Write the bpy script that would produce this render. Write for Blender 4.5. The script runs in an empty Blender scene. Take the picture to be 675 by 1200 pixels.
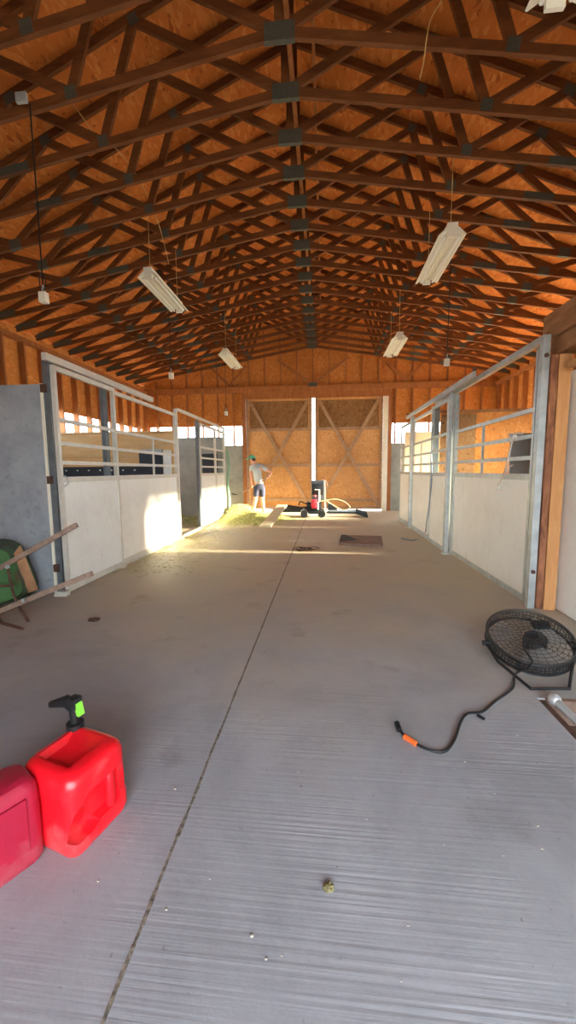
import bpy, bmesh, math, random
from mathutils import Vector, Matrix, noise
random.seed(7)
S = bpy.context.scene
col = S.collection
PI = math.pi
# ---------------------------------------------------------------- camera model
FPX, CH = 450.0, 1.3
dy = Vector((43.5, -49.0, FPX)); ddn = Vector((32.0, (43.5*32+FPX*FPX)/49.0, FPX))
dy.normalize(); ddn.normalize()
up = -ddn; up = (up - up.dot(dy)*dy).normalized()
xr = dy.cross(up)
CAM = Vector((0, 0, CH))
def ray(px, py):
    v = Vector((px-337.5, py-600.0, FPX))
    return Vector((xr.dot(v), dy.dot(v), up.dot(v)))
def at(px, py, Y):
    r = ray(px, py); return CAM + r*(Y/r.y)
def onx(px, py, X):
    r = ray(px, py); return CAM + r*(X/r.x)
def onf(px, py, z=0.0):
    r = ray(px, py); return CAM + r*((z-CH)/r.z)
cd = bpy.data.cameras.new('camera'); cam = bpy.data.objects.new('camera', cd); col.objects.link(cam)
# camera axes in world: columns = cam x(right), cam y(up), cam z(back)
cx = Vector((xr.x, dy.x, up.x)); cyd = Vector((xr.y, dy.y, up.y)); cz = Vector((xr.z, dy.z, up.z))
cam.matrix_world = Matrix(((cx.x, -cyd.x, -cz.x, 0), (cx.y, -cyd.y, -cz.y, 0), (cx.z, -cyd.z, -cz.z, CH), (0, 0, 0, 1)))
cd.sensor_fit = 'VERTICAL'; cd.sensor_height = 36.0; cd.lens = 36.0*FPX/1200.0
cd.clip_start = 0.02; cd.clip_end = 200
S.camera = cam

# ---------------------------------------------------------------- materials
def nm(name):
    m = bpy.data.materials.new(name); m.use_nodes = True
    nt = m.node_tree; b = nt.nodes['Principled BSDF']
    return m, nt, b
def coords(nt, scale=(1, 1, 1), rot=(0, 0, 0)):
    tc = nt.nodes.new('ShaderNodeTexCoord'); mp = nt.nodes.new('ShaderNodeMapping')
    mp.inputs['Scale'].default_value = scale; mp.inputs['Rotation'].default_value = rot
    nt.links.new(tc.outputs['Object'], mp.inputs['Vector']); return mp.outputs['Vector']
def ntex(nt, vec, scale, detail=4, rough=0.6, dist=0.0):
    n = nt.nodes.new('ShaderNodeTexNoise'); n.inputs['Scale'].default_value = scale
    n.inputs['Detail'].default_value = detail; n.inputs['Roughness'].default_value = rough
    n.inputs['Distortion'].default_value = dist
    nt.links.new(vec, n.inputs['Vector']); return n.outputs['Fac']
def ramp(nt, fac, stops):
    r = nt.nodes.new('ShaderNodeValToRGB'); nt.links.new(fac, r.inputs['Fac'])
    el = r.color_ramp.elements
    el[0].position, el[0].color = stops[0][0], (*stops[0][1], 1)
    el[1].position, el[1].color = stops[-1][0], (*stops[-1][1], 1)
    for p, c in stops[1:-1]:
        e = el.new(p); e.color = (*c, 1)
    return r.outputs['Color']
def mix(nt, a, b, fac, mode='MIX'):
    m = nt.nodes.new('ShaderNodeMix'); m.data_type = 'RGBA'; m.blend_type = mode
    if isinstance(fac, (int, float)): m.inputs['Factor'].default_value = fac
    else: nt.links.new(fac, m.inputs['Factor'])
    for s, v in (('A', a), ('B', b)):
        i = [q for q in m.inputs if q.name == s and q.type == 'RGBA'][0]
        if isinstance(v, tuple): i.default_value = (*v, 1)
        else: nt.links.new(v, i)
    return [q for q in m.outputs if q.type == 'RGBA'][0]
def bump(nt, b, h, strength=0.3, dist=0.01):
    n = nt.nodes.new('ShaderNodeBump'); n.inputs['Strength'].default_value = strength
    n.inputs['Distance'].default_value = dist
    nt.links.new(h, n.inputs['Height']); nt.links.new(n.outputs['Normal'], b.inputs['Normal'])
def simple(name, c, rough=0.5, metal=0.0, var=0.12, sc=8.0, bmp=0.0, spec=None):
    m, nt, b = nm(name)
    v = coords(nt); f = ntex(nt, v, sc)
    dk = tuple(x*(1-var*1.6) for x in c); lt = tuple(min(1, x*(1+var)) for x in c)
    nt.links.new(ramp(nt, f, [(0.3, dk), (0.7, lt)]), b.inputs['Base Color'])
    b.inputs['Roughness'].default_value = rough; b.inputs['Metallic'].default_value = metal
    if spec is not None: b.inputs['Specular IOR Level'].default_value = spec
    if bmp: bump(nt, b, f, bmp, 0.004)
    return m
def osb(name, base, dark, light, rot=(0, 0, 0), sheet=None):
    m, nt, b = nm(name)
    v = coords(nt, (1, 1, 1), rot)
    vo = nt.nodes.new('ShaderNodeTexVoronoi'); vo.inputs['Scale'].default_value = 26
    mp = nt.nodes.new('ShaderNodeMapping'); mp.inputs['Scale'].default_value = (1.0, 0.45, 0.8)
    nt.links.new(v, mp.inputs['Vector']); nt.links.new(mp.outputs['Vector'], vo.inputs['Vector'])
    bw = nt.nodes.new('ShaderNodeSeparateColor'); nt.links.new(vo.outputs['Color'], bw.inputs['Color'])
    c = ramp(nt, bw.outputs['Red'], [(0.0, dark), (0.05, base), (0.6, base), (1.0, light)])
    big = ntex(nt, v, 0.9, 3)
    c = mix(nt, c, ramp(nt, big, [(0.3, (0.72, 0.68, 0.62)), (0.7, (1.0, 1.0, 1.0))]), 1.0, 'MULTIPLY')
    sp = ntex(nt, v, 14.0, 2)
    c = mix(nt, c, ramp(nt, sp, [(0.28, (0.45, 0.35, 0.25)), (0.36, (1, 1, 1))]), 0.8, 'MULTIPLY')
    nt.links.new(c, b.inputs['Base Color']); b.inputs['Roughness'].default_value = 0.7
    b.inputs['Specular IOR Level'].default_value = 0.25
    return m
def lumber(name, a, bcol, sc=(1, 1, 1), rough=0.65):
    m, nt, b = nm(name)
    v = coords(nt, sc); f = ntex(nt, v, 6.0, 5, 0.65, 0.6)
    nt.links.new(ramp(nt, f, [(0.3, a), (0.7, bcol)]), b.inputs['Base Color'])
    b.inputs['Roughness'].default_value = rough; b.inputs['Specular IOR Level'].default_value = 0.25
    bump(nt, b, f, 0.15, 0.004); return m

M = {}
M['roof'] = osb('osb_roof', (0.72, 0.225, 0.046), (0.48, 0.12, 0.022), (0.84, 0.33, 0.085))
M['osb'] = osb('osb_wall', (0.72, 0.285, 0.070), (0.52, 0.17, 0.035), (0.84, 0.40, 0.13))
M['osb_door'] = osb('osb_door', (0.74, 0.38, 0.15), (0.55, 0.24, 0.08), (0.82, 0.48, 0.22))
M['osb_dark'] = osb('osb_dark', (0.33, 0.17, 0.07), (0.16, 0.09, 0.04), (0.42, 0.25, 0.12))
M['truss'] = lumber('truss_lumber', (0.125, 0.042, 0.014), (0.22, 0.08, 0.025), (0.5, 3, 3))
M['stud'] = lumber('stud_lumber', (0.30, 0.105, 0.033), (0.47, 0.19, 0.065), (3, 3, 0.5))
M['batten'] = lumber('door_batten', (0.36, 0.21, 0.12), (0.52, 0.33, 0.20), (1, 1, 1))
M['plank'] = lumber('pine_plank', (0.66, 0.38, 0.15), (0.80, 0.53, 0.25), (0.4, 3, 3))
M['glulam'] = lumber('glulam', (0.50, 0.22, 0.08), (0.64, 0.33, 0.13), (3, 3, 0.5))
M['beam'] = lumber('old_beam', (0.22, 0.09, 0.035), (0.42, 0.20, 0.085), (3, 0.6, 3), 0.75)
M['pale_strip'] = lumber('pale_strip', (0.80, 0.74, 0.58), (0.90, 0.84, 0.70))  # brightened so the far door strip looks like daylight in a gap
M['bark'] = lumber('bark_edge', (0.10, 0.035, 0.018), (0.42, 0.17, 0.08), (4, 4, 1))
M['oldwood'] = lumber('weathered_wood', (0.16, 0.10, 0.075), (0.30, 0.20, 0.15), (2, 2, 2))
M['handlewood'] = lumber('handle_wood', (0.22, 0.14, 0.10), (0.36, 0.25, 0.19), (2, 2, 2))
M['board'] = lumber('pale_board', (0.62, 0.52, 0.34), (0.80, 0.70, 0.48), (2, 2, 2))
M['plate'] = simple('nail_plate', (0.10, 0.105, 0.085), 0.6, 0.3, 0.15, 40)
M['galv'] = simple('galvanized', (0.47, 0.51, 0.50), 0.45, 0.55, 0.12, 10)
M['galv_dark'] = simple('galvanized_dark', (0.19, 0.22, 0.24), 0.5, 0.5, 0.12, 10)
M['cream_metal'] = simple('cream_metal', (0.68, 0.66, 0.58), 0.5, 0.2, 0.06, 10)
M['white_enamel'] = simple('white_enamel', (0.85, 0.83, 0.72), 0.35, 0.0, 0.03, 5)
M['black'] = simple('black_plastic', (0.010, 0.011, 0.012), 0.45, 0, 0.2, 12)
M['blackm'] = simple('black_metal', (0.02, 0.021, 0.022), 0.4, 0.3, 0.2, 12)
M['rubber'] = simple('rubber_mat', (0.028, 0.034, 0.042), 0.7, 0, 0.2, 12)
M['white'] = simple('white_plastic', (0.82, 0.82, 0.78), 0.5, 0, 0.03, 5)
M['chrome'] = simple('chrome', (0.58, 0.60, 0.60), 0.42, 0.6, 0.08, 15)
M['orange'] = simple('orange_plug', (0.85, 0.16, 0.03), 0.45)
M['lime'] = simple('lime_plastic', (0.22, 0.62, 0.05), 0.45)
M['redpaint'] = simple('red_paint', (0.75, 0.03, 0.05), 0.4)
M['rust'] = simple('rusty_steel', (0.12, 0.06, 0.04), 0.7, 0.3, 0.3, 20)
M['tanhose'] = simple('tan_hose', (0.33, 0.28, 0.16), 0.6)
M['rope'] = simple('rope', (0.72, 0.62, 0.50), 0.8)
M['bluecord'] = simple('blue_cord', (0.16, 0.24, 0.32), 0.6)
M['greenhose'] = simple('green_hose', (0.22, 0.42, 0.27), 0.6)
M['wire'] = simple('yellow_wire', (0.62, 0.42, 0.14), 0.6)
M['soil'] = simple('pit_soil', (0.11, 0.065, 0.045), 0.9, 0, 0.4, 12, 0.8)
M['joint'] = simple('joint_sand', (0.20, 0.165, 0.125), 0.95, 0, 0.5, 60, 0.6)
M['dung'] = simple('dried_dung', (0.20, 0.17, 0.07), 0.9, 0, 0.4, 60, 0.8)
M['stone'] = simple('pebble', (0.40, 0.36, 0.30), 0.8, 0, 0.3, 30)
M['skin'] = simple('skin', (0.72, 0.36, 0.25), 0.55, 0, 0.05, 10)
M['shirt'] = simple('grey_shirt', (0.50, 0.53, 0.57), 0.85, 0, 0.06, 12)
M['shorts'] = simple('navy_shorts', (0.035, 0.04, 0.075), 0.85, 0, 0.1, 12)
M['mint'] = simple('mint_cap', (0.16, 0.62, 0.40), 0.8)
M['hair'] = simple('hair', (0.10, 0.05, 0.03), 0.8)
M['shoe'] = simple('shoe', (0.10, 0.09, 0.08), 0.7)
M['hay'] = simple('hay', (0.54, 0.52, 0.20), 0.85, 0, 0.4, 14)
M['haystack'] = simple('green_hay', (0.36, 0.38, 0.14), 0.9, 0, 0.35, 9, 0.6)
M['greypanel'] = simple('grey_panel', (0.42, 0.46, 0.44), 0.6, 0.1, 0.1, 4)
M['plysunlit'] = simple('plywood_sun_tinted', (0.72, 0.62, 0.40), 0.6, 0, 0.05, 2)  # plywood; the sunlight on it is put into this pale colour
M['motor'] = simple('fan_motor', (0.03, 0.03, 0.032), 0.35, 0.5, 0.2, 30)
M['blade'] = simple('fan_blade', (0.36, 0.35, 0.33), 0.5, 0.5, 0.2, 6)
M['cage'] = simple('fan_cage', (0.085, 0.078, 0.068), 0.5, 0.4, 0.2, 6)

def panel_mat():
    m, nt, b = nm('white_stall_board')
    v = coords(nt); f = ntex(nt, v, 1.6, 5, 0.7)
    c = ramp(nt, f, [(0.25, (0.76, 0.76, 0.70)), (0.5, (0.86, 0.86, 0.80)), (0.8, (0.90, 0.90, 0.85))])
    s = ntex(nt, coords(nt, (6, 6, 1.2)), 2.0, 5, 0.7)
    c = mix(nt, c, ramp(nt, s, [(0.62, (1, 1, 1)), (0.74, (0.66, 0.60, 0.52))]), 0.7, 'MULTIPLY')
    nt.links.new(c, b.inputs['Base Color']); b.inputs['Roughness'].default_value = 0.38
    return m
M['panel'] = panel_mat()
def concrete(name, c0, c1, c2):
    m, nt, b = nm(name)
    v = coords(nt); f = ntex(nt, v, 2.2, 6, 0.7)
    c = ramp(nt, f, [(0.25, c0), (0.5, c1), (0.75, c2)])
    g = ntex(nt, v, 16.0, 3)
    c = mix(nt, c, ramp(nt, g, [(0.30, (0.6, 0.58, 0.56)), (0.42, (1, 1, 1))]), 0.5, 'MULTIPLY')
    nt.links.new(c, b.inputs['Base Color']); b.inputs['Roughness'].default_value = 0.8
    bump(nt, b, f, 0.25, 0.01); return m
M['conc'] = concrete('concrete_wall', (0.20, 0.22, 0.24), (0.30, 0.32, 0.34), (0.40, 0.42, 0.43))
M['conc_warm'] = concrete('concrete_wall_dusty', (0.26, 0.27, 0.24), (0.36, 0.37, 0.33), (0.46, 0.46, 0.41))
def floor_mat():
    m, nt, b = nm('brushed_concrete_floor')
    tc = nt.nodes.new('ShaderNodeTexCoord'); v = tc.outputs['Object']
    f = ntex(nt, v, 1.1, 7, 0.68, 0.4)
    c = ramp(nt, f, [(0.25, (0.22, 0.22, 0.235)), (0.5, (0.32, 0.32, 0.34)), (0.75, (0.41, 0.41, 0.435))])
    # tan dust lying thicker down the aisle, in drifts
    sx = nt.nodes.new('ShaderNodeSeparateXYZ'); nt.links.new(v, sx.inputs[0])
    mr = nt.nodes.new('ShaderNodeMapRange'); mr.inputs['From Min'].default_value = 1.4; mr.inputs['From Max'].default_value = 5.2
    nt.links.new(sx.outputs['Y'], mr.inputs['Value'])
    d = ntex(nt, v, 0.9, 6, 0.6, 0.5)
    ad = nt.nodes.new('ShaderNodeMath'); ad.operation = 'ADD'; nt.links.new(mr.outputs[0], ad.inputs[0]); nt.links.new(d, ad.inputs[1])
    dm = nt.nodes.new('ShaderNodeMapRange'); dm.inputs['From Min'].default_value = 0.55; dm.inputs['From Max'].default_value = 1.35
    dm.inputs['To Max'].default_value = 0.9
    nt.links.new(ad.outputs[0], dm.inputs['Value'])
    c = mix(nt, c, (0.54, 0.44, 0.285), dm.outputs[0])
    # dark stains
    st = ntex(nt, v, 2.3, 4, 0.55, 0.2)
    c = mix(nt, c, ramp(nt, st, [(0.60, (1, 1, 1)), (0.72, (0.72, 0.69, 0.66))]), 0.8, 'MULTIPLY')
    sp = ntex(nt, v, 38.0, 2)
    c = mix(nt, c, ramp(nt, sp, [(0.24, (0.45, 0.4, 0.36)), (0.30, (1, 1, 1))]), 0.7, 'MULTIPLY')
    nt.links.new(c, b.inputs['Base Color'])
    # broom lines run across the aisle
    mp = nt.nodes.new('ShaderNodeMapping'); mp.inputs['Scale'].default_value = (0.9, 75, 1); mp.inputs['Rotation'].default_value = (0, 0, 0.03)
    nt.links.new(v, mp.inputs['Vector'])
    br = ntex(nt, mp.outputs['Vector'], 1.0, 3, 0.5)
    mk = ramp(nt, ntex(nt, v, 1.4, 3), [(0.38, (0.12, 0.12, 0.12)), (0.6, (1, 1, 1))])
    mul = nt.nodes.new('ShaderNodeMath'); mul.operation = 'MULTIPLY'; nt.links.new(br, mul.inputs[0]); nt.links.new(mk, mul.inputs[1])
    fine = ntex(nt, v, 30, 4)
    a2 = nt.nodes.new('ShaderNodeMath'); a2.operation = 'MULTIPLY_ADD'; a2.inputs[1].default_value = 0.25
    nt.links.new(fine, a2.inputs[0]); nt.links.new(mul.outputs[0], a2.inputs[2])
    bump(nt, b, a2.outputs[0], 0.42, 0.007)
    rr = nt.nodes.new('ShaderNodeMapRange'); rr.inputs['To Min'].default_value = 0.42; rr.inputs['To Max'].default_value = 0.75
    nt.links.new(f, rr.inputs['Value']); nt.links.new(rr.outputs[0], b.inputs['Roughness'])
    return m
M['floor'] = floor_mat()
def red_mat(name, base, rough, trans):
    m, nt, b = nm(name)
    v = coords(nt); f = ntex(nt, v, 9.0, 5)
    c = ramp(nt, f, [(0.3, tuple(x*0.85 for x in base)), (0.7, base)])
    nt.links.new(mix(nt, c, (0.42, 0.20, 0.19), ramp(nt, ntex(nt, v, 5.0, 4), [(0.55, (0, 0, 0)), (0.75, (0.5, 0.5, 0.5))])), b.inputs['Base Color'])
    b.inputs['Roughness'].default_value = rough
    b.inputs['Subsurface Weight'].default_value = trans; b.inputs['Subsurface Radius'].default_value = (0.03, 0.004, 0.004)
    return m
M['can_red'] = red_mat('red_polyethylene', (0.85, 0.008, 0.018), 0.30, 0.12)
M['can_old'] = red_mat('faded_red_polyethylene', (0.40, 0.012, 0.04), 0.35, 0.1)
def tray_mat():
    m, nt, b = nm('green_tray_paint')
    v = coords(nt)
    c = ramp(nt, ntex(nt, v, 3.2, 5, 0.6), [(0.30, (0.10, 0.06, 0.03)), (0.42, (0.06, 0.16, 0.055)), (0.7, (0.10, 0.25, 0.09))])
    nt.links.new(c, b.inputs['Base Color']); b.inputs['Roughness'].default_value = 0.55; return m
M['tray'] = tray_mat()
M['traytan'] = simple('tray_bare_rust', (0.44, 0.24, 0.12), 0.7, 0, 0.2, 6)
def glass():
    m, nt, b = nm('window_pane')
    out = nt.nodes['Material Output']; nt.nodes.remove(b)
    t = nt.nodes.new('ShaderNodeBsdfTransparent'); t.inputs['Color'].default_value = (0.95, 0.97, 0.97, 1)
    g = nt.nodes.new('ShaderNodeBsdfGlossy'); g.inputs['Roughness'].default_value = 0.05
    mx = nt.nodes.new('ShaderNodeMixShader'); mx.inputs[0].default_value = 0.05
    nt.links.new(t.outputs[0], mx.inputs[1]); nt.links.new(g.outputs[0], mx.inputs[2]); nt.links.new(mx.outputs[0], out.inputs['Surface'])
    return m
M['glass'] = glass()
M['ground'] = simple('outside_ground', (0.42, 0.36, 0.27), 0.9, 0, 0.1, 1)

# ---------------------------------------------------------------- mesh helpers
class MB:
    def __init__(s): s.v = []; s.f = []
    def quadbox(s, P):       # 8 points: bottom ring 4 then top ring 4
        n = len(s.v); s.v += [Vector(p) for p in P]
        for q in ((3, 2, 1, 0), (4, 5, 6, 7), (0, 1, 5, 4), (1, 2, 6, 5), (2, 3, 7, 6), (3, 0, 4, 7)):
            s.f.append([n+i for i in q])
        return s
    def box(s, x0, x1, y0, y1, z0, z1):
        return s.quadbox([(x0, y0, z0), (x1, y0, z0), (x1, y1, z0), (x0, y1, z0), (x0, y0, z1), (x1, y0, z1), (x1, y1, z1), (x0, y1, z1)])
    def beam(s, a, b, w, h, upv=(0, 0, 1)):  # w across, h along upv
        a, b = Vector(a), Vector(b); d = (b-a).normalized(); u = Vector(upv)
        r = d.cross(u)
        if r.length < 1e-4: r = d.cross(Vector((1, 0, 0)))
        r.normalize(); u = r.cross(d).normalized()
        r *= w/2; u = u*h/2
        return s.quadbox([a-r-u, a+r-u, b+r-u, b-r-u, a-r+u, a+r+u, b+r+u, b-r+u])
    def tube(s, pts, rad, n=10, cap=True):
        pts = [Vector(p) for p in pts]; m = len(pts); base = len(s.v)
        if not isinstance(rad, (list, tuple)): rad = [rad]*m
        prev = None
        for i, p in enumerate(pts):
            t = (pts[min(i+1, m-1)]-pts[max(i-1, 0)])
            t = t.normalized() if t.length > 1e-9 else Vector((0, 0, 1))
            if prev is None:
                r = t.orthogonal().normalized()
            else:
                r = prev - prev.dot(t)*t
                r = r.normalized() if r.length > 1e-6 else t.orthogonal().normalized()
            prev = r; q = t.cross(r)
            for k in range(n):
                a = 2*PI*k/n; s.v.append(p+(r*math.cos(a)+q*math.sin(a))*rad[i])
        for i in range(m-1):
            for k in range(n):
                k2 = (k+1) % n
                s.f.append([base+i*n+k, base+i*n+k2, base+(i+1)*n+k2, base+(i+1)*n+k])
        if cap:
            s.f.append([base+k for k in range(n)][::-1]); s.f.append([base+(m-1)*n+k for k in range(n)])
        return s
    def prism(s, prof, d0, d1):   # prof: list of Vector points (closed), extruded d0->d1 offset vectors
        n = len(prof); b = len(s.v)
        s.v += [Vector(p)+Vector(d0) for p in prof]+[Vector(p)+Vector(d1) for p in prof]
        s.f.append(list(range(b+n-1, b-1, -1))); s.f.append(list(range(b+n, b+2*n)))
        for i in range(n):
            j = (i+1) % n; s.f.append([b+i, b+j, b+n+j, b+n+i])
        return s
    def loft(s, rings, cap=True):
        n = len(rings[0]); b = len(s.v)
        for r in rings: s.v += [Vector(p) for p in r]
        for i in range(len(rings)-1):
            for k in range(n):
                k2 = (k+1) % n; s.f.append([b+i*n+k, b+i*n+k2, b+(i+1)*n+k2, b+(i+1)*n+k])
        if cap:
            s.f.append([b+k for k in range(n)][::-1]); s.f.append([b+(len(rings)-1)*n+k for k in range(n)])
        return s
    def ball(s, c, rx, ry=None, rz=None, n=12, m=8):
        ry = ry or rx; rz = rz or rx; c = Vector(c)
        rings = []
        for i in range(m+1):
            t = PI*i/m; sn = max(math.sin(t), 0.02)
            rings.append([c+Vector((rx*sn*math.cos(2*PI*k/n), ry*sn*math.sin(2*PI*k/n), -rz*math.cos(t))) for k in range(n)])
        return s.loft(rings)
    def build(s, name, mat, parent=None, local=False, bevel=0.0, smooth=True):
        me = bpy.data.meshes.new(name); me.from_pydata([tuple(p) for p in s.v], [], s.f)
        bm = bmesh.new(); bm.from_mesh(me); bmesh.ops.recalc_face_normals(bm, faces=bm.faces)
        if bevel: bmesh.ops.bevel(bm, geom=[e for e in bm.edges], offset=bevel, segments=2, affect='EDGES', profile=0.6)
        bm.to_mesh(me); bm.free()
        return link(me, name, mat, parent, local, smooth)
def link(me, name, mat, parent=None, local=False, smooth=True, world=None):
    me.materials.clear(); me.materials.append(M[mat] if isinstance(mat, str) else mat)
    o = bpy.data.objects.new(name, me); col.objects.link(o)
    if parent is not None:
        o.parent = parent
        if not local: 
            w = wmat(parent); me.transform(w.inverted())
    if smooth:
        for p in me.polygons: p.use_smooth = True
        try: me.set_sharp_from_angle(angle=0.6)
        except Exception: pass
    return o
def wmat(o):
    m = Matrix.LocRotScale(o.location, o.rotation_euler, o.scale)
    return (wmat(o.parent) @ m) if o.parent else m
def empty(name, loc, label=None, cat=None, group=None, rz=0.0, kind=None):
    o = bpy.data.objects.new(name, None); col.objects.link(o); o.location = loc; o.rotation_euler = (0, 0, rz)
    o.empty_display_size = 0.1
    return tag(o, label, cat, group, kind)
def tag(o, label=None, cat=None, group=None, kind=None):
    if label: o['label'] = label
    if cat: o['category'] = cat
    if group: o['group'] = group
    if kind: o['kind'] = kind
    return o
def kids(o): return [c for c in bpy.data.objects if c.parent == o]
def copy_tree(o, parent=None):
    c = o.copy(); col.objects.link(c); c.parent = parent
    for ch in kids(o): copy_tree(ch, c)
    return c
def rrect(cx_, cy_, z, w, d, r, n=5, sx=0, sy=0):
    pts = []; r = min(r, w*.45, d*.45)
    for (qx, qy, a0) in ((1, 1, 0), (-1, 1, 90), (-1, -1, 180), (1, -1, 270)):
        for k in range(n+1):
            a = math.radians(a0+90*k/n)
            pts.append((cx_+qx*(w/2-r)+r*math.cos(a), cy_+qy*(d/2-r)+r*math.sin(a), z))
    return pts
def smooth_pts(P, sub=6):
    P = [Vector(p) for p in P]; out = []
    for i in range(len(P)-1):
        p0 = P[max(i-1, 0)]; p1 = P[i]; p2 = P[i+1]; p3 = P[min(i+2, len(P)-1)]
        for k in range(sub):
            t = k/sub
            out.append(0.5*((2*p1)+(-p0+p2)*t+(2*p0-5*p1+4*p2-p3)*t*t+(-p0+3*p1-3*p2+p3)*t**3))
    out.append(P[-1]); return out

# ---------------------------------------------------------------- the shell
XL, XR, YB, RX = -5.9, 5.2, 12.5, -0.39       # walls and ridge
YF = -2.0                                      # front end of the barn behind the camera
SP = 0.5105; Y0 = 3.605                        # truss spacing / first counted truss
HB = 5.55
def zt(dx): return 6.38-0.425*dx               # top chord centre
def zb(dx): return 4.94-0.165*dx               # bottom chord centre
# floor (slab with a recess for the pit at the right)
PX0, PX1, PY0, PY1 = 1.205, 2.10, 0.55, 2.19
f = MB()
f.box(-7, PX0, YF-1, 14, -0.25, 0).box(PX1, 7, YF-1, 14, -0.25, 0).box(PX0, PX1, PY1, 14, -0.25, 0).box(PX0, PX1, YF-1, PY0, -0.25, 0)
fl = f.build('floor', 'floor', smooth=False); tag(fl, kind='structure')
MB().box(-60, 60, -60, 60, -0.45, -0.27).build('ground', 'ground', smooth=False)
tag(bpy.data.objects['ground'], kind='structure')
# ceiling deck
f = MB()
for sgn in (-1, 1):
    e = RX+sgn*(HB+0.45); zr = zt(0)+0.055; ze = zt(HB+0.45)+0.055
    f.quadbox([(RX, YF-.3, zr), (e, YF-.3, ze), (e, YB+.3, ze), (RX, YB+.3, zr), (RX, YF-.3, zr+.05), (e, YF-.3, ze+.05), (e, YB+.3, ze+.05), (RX, YB+.3, zr+.05)])
tag(f.build('ceiling', 'roof', smooth=False), kind='structure')

ZW0, ZW1 = 2.15, 2.66                          # strip windows under the eaves
def side_wall(name, X, sgn, ywin, ZW0):
    w = MB()
    a, b = (X-0.05, X) if sgn < 0 else (X, X+0.05)
    w.box(a, b, YF, YB+.1, ZW1, 4.05)
    y0, y1 = ywin
    if y0 > YF: w.box(a, b, YF, y0, 0, ZW1)
    w.box(a, b, y1, YB+.1, 0, ZW1)
    w.box(a, b, y0, y1, 0, ZW0)
    o = w.build(name, 'osb', smooth=False); tag(o, kind='structure')
    s0, s1 = (X, X+0.13) if sgn < 0 else (X-0.13, X)
    k = 0; y = Y0+SP*3
    while y < YB-0.1:
        MB().box(s0, s1, y-.02, y+.02, 0.0, 3.80).build('stud', 'stud', o, smooth=False)
        y += SP
    MB().box(s0-.0, s1, YF+.1, YB, 3.80, 3.88).build('top_plate', 'stud', o, smooth=False)
    return o
wl = side_wall('wall_left', XL, -1, (4.2, 12.2), 2.15)  # near stretch of the opening is unseen, added to light the plank divider
wr = side_wall('wall_right', XR, 1, (5.75, 12.2), 1.2)  # unseen opening, sized so the sun patches land across the aisle
def pane(n, x0, x1, y0, y1, z0, z1):
    o = MB().box(x0, x1, y0, y1, z0, z1).build('window_%d' % n, 'glass', smooth=False); tag(o, kind='structure')
pane(1, XL-.03, XL-.022, 4.2, 12.2, ZW0, ZW1)  # pane also covers the added near stretch
pane(2, XR+.022, XR+.03, 5.75, 12.2, 1.2, ZW1)  # pane of the unseen opening added for the sun
# back wall : concrete below, windows, osb above
DX0, DX1 = -2.55, 1.86
w = MB()
w.box(XL-.05, DX0, YB, YB+.05, 2.75, 6.7).box(DX1+.10, XR+.05, YB, YB+.05, 2.75, 6.7).box(DX0, DX1+.10, YB, YB+.05, 3.60, 6.7)
w.box(XL-.05, XL+.1, YB, YB+.05, 0, 2.75).box(-2.66, DX0, YB, YB+.05, 0, 2.75).box(DX1+.10, 2.08, YB, YB+.05, 2.1, 2.75).box(XR-.1, XR+.05, YB, YB+.05, 0, 2.75)
wb = w.build('wall_back', 'osb', smooth=False); tag(wb, kind='structure')
for (a, b) in ((XL, -2.60), (DX1+.12, XR)):
    MB().box(a, b, YB-.02, YB+.12, 0, 2.13).build('concrete_base', 'conc_warm', wb, smooth=False)
pane(3, XL+.1, -2.66, YB+.02, YB+.028, 2.13, 2.75)
pane(4, 2.08, XR-.1, YB+.02, YB+.028, 2.13, 2.75)
x = RX-SP*10
while x < XR-.1:
    z0 = 3.94 if DX0-.1 < x < DX1+.15 else 2.13
    top = zt(abs(x-RX))-0.02
    if x > XL+.2:
        if z0 < 3: 
            MB().box(x-.02, x+.02, YB-.12, YB, 2.13, 3.78).build('stud', 'stud', wb, smooth=False)
        MB().box(x-.02, x+.02, YB-.10, YB, 3.96, top).build('stud', 'stud', wb, smooth=False)
    x += SP
MB().box(XL, XR, YB-.14, YB, 3.78, 3.95).build('header', 'stud', wb, smooth=False)
MB().box(DX0-.1, DX1+.2, YB-.10, YB, 3.57, 3.78).build('door_header', 'stud', wb, smooth=False)
for (a, b) in ((DX0-.12, DX0), (DX1+.09, DX1+.2)):
    MB().box(a, b, YB-.10, YB, 0, 3.60).build('jamb', 'stud', wb, smooth=False)
# fan of braces in the gable
for (x0, z0, x1, z1) in ((RX-.05, 4.0, RX-1.1, 4.75), (RX+.05, 4.0, RX+1.1, 4.75), (-3.05, 4.0, -3.65, 4.60), (-3.05, 4.0, -2.5, 4.60), (2.45, 4.0, 1.85, 4.60), (2.45, 4.0, 3.0, 4.60)):
    MB().beam((x0, YB-.12, z0), (x1, YB-.12, z1), .08, .035, (0, 1, 0)).build('gable_brace', 'stud', wb, smooth=False)
MB().box(RX-.13, RX+.13, YB-.155, YB-.15, 3.9, 4.02).build('nail_plate', 'plate', wb, smooth=False)

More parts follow.
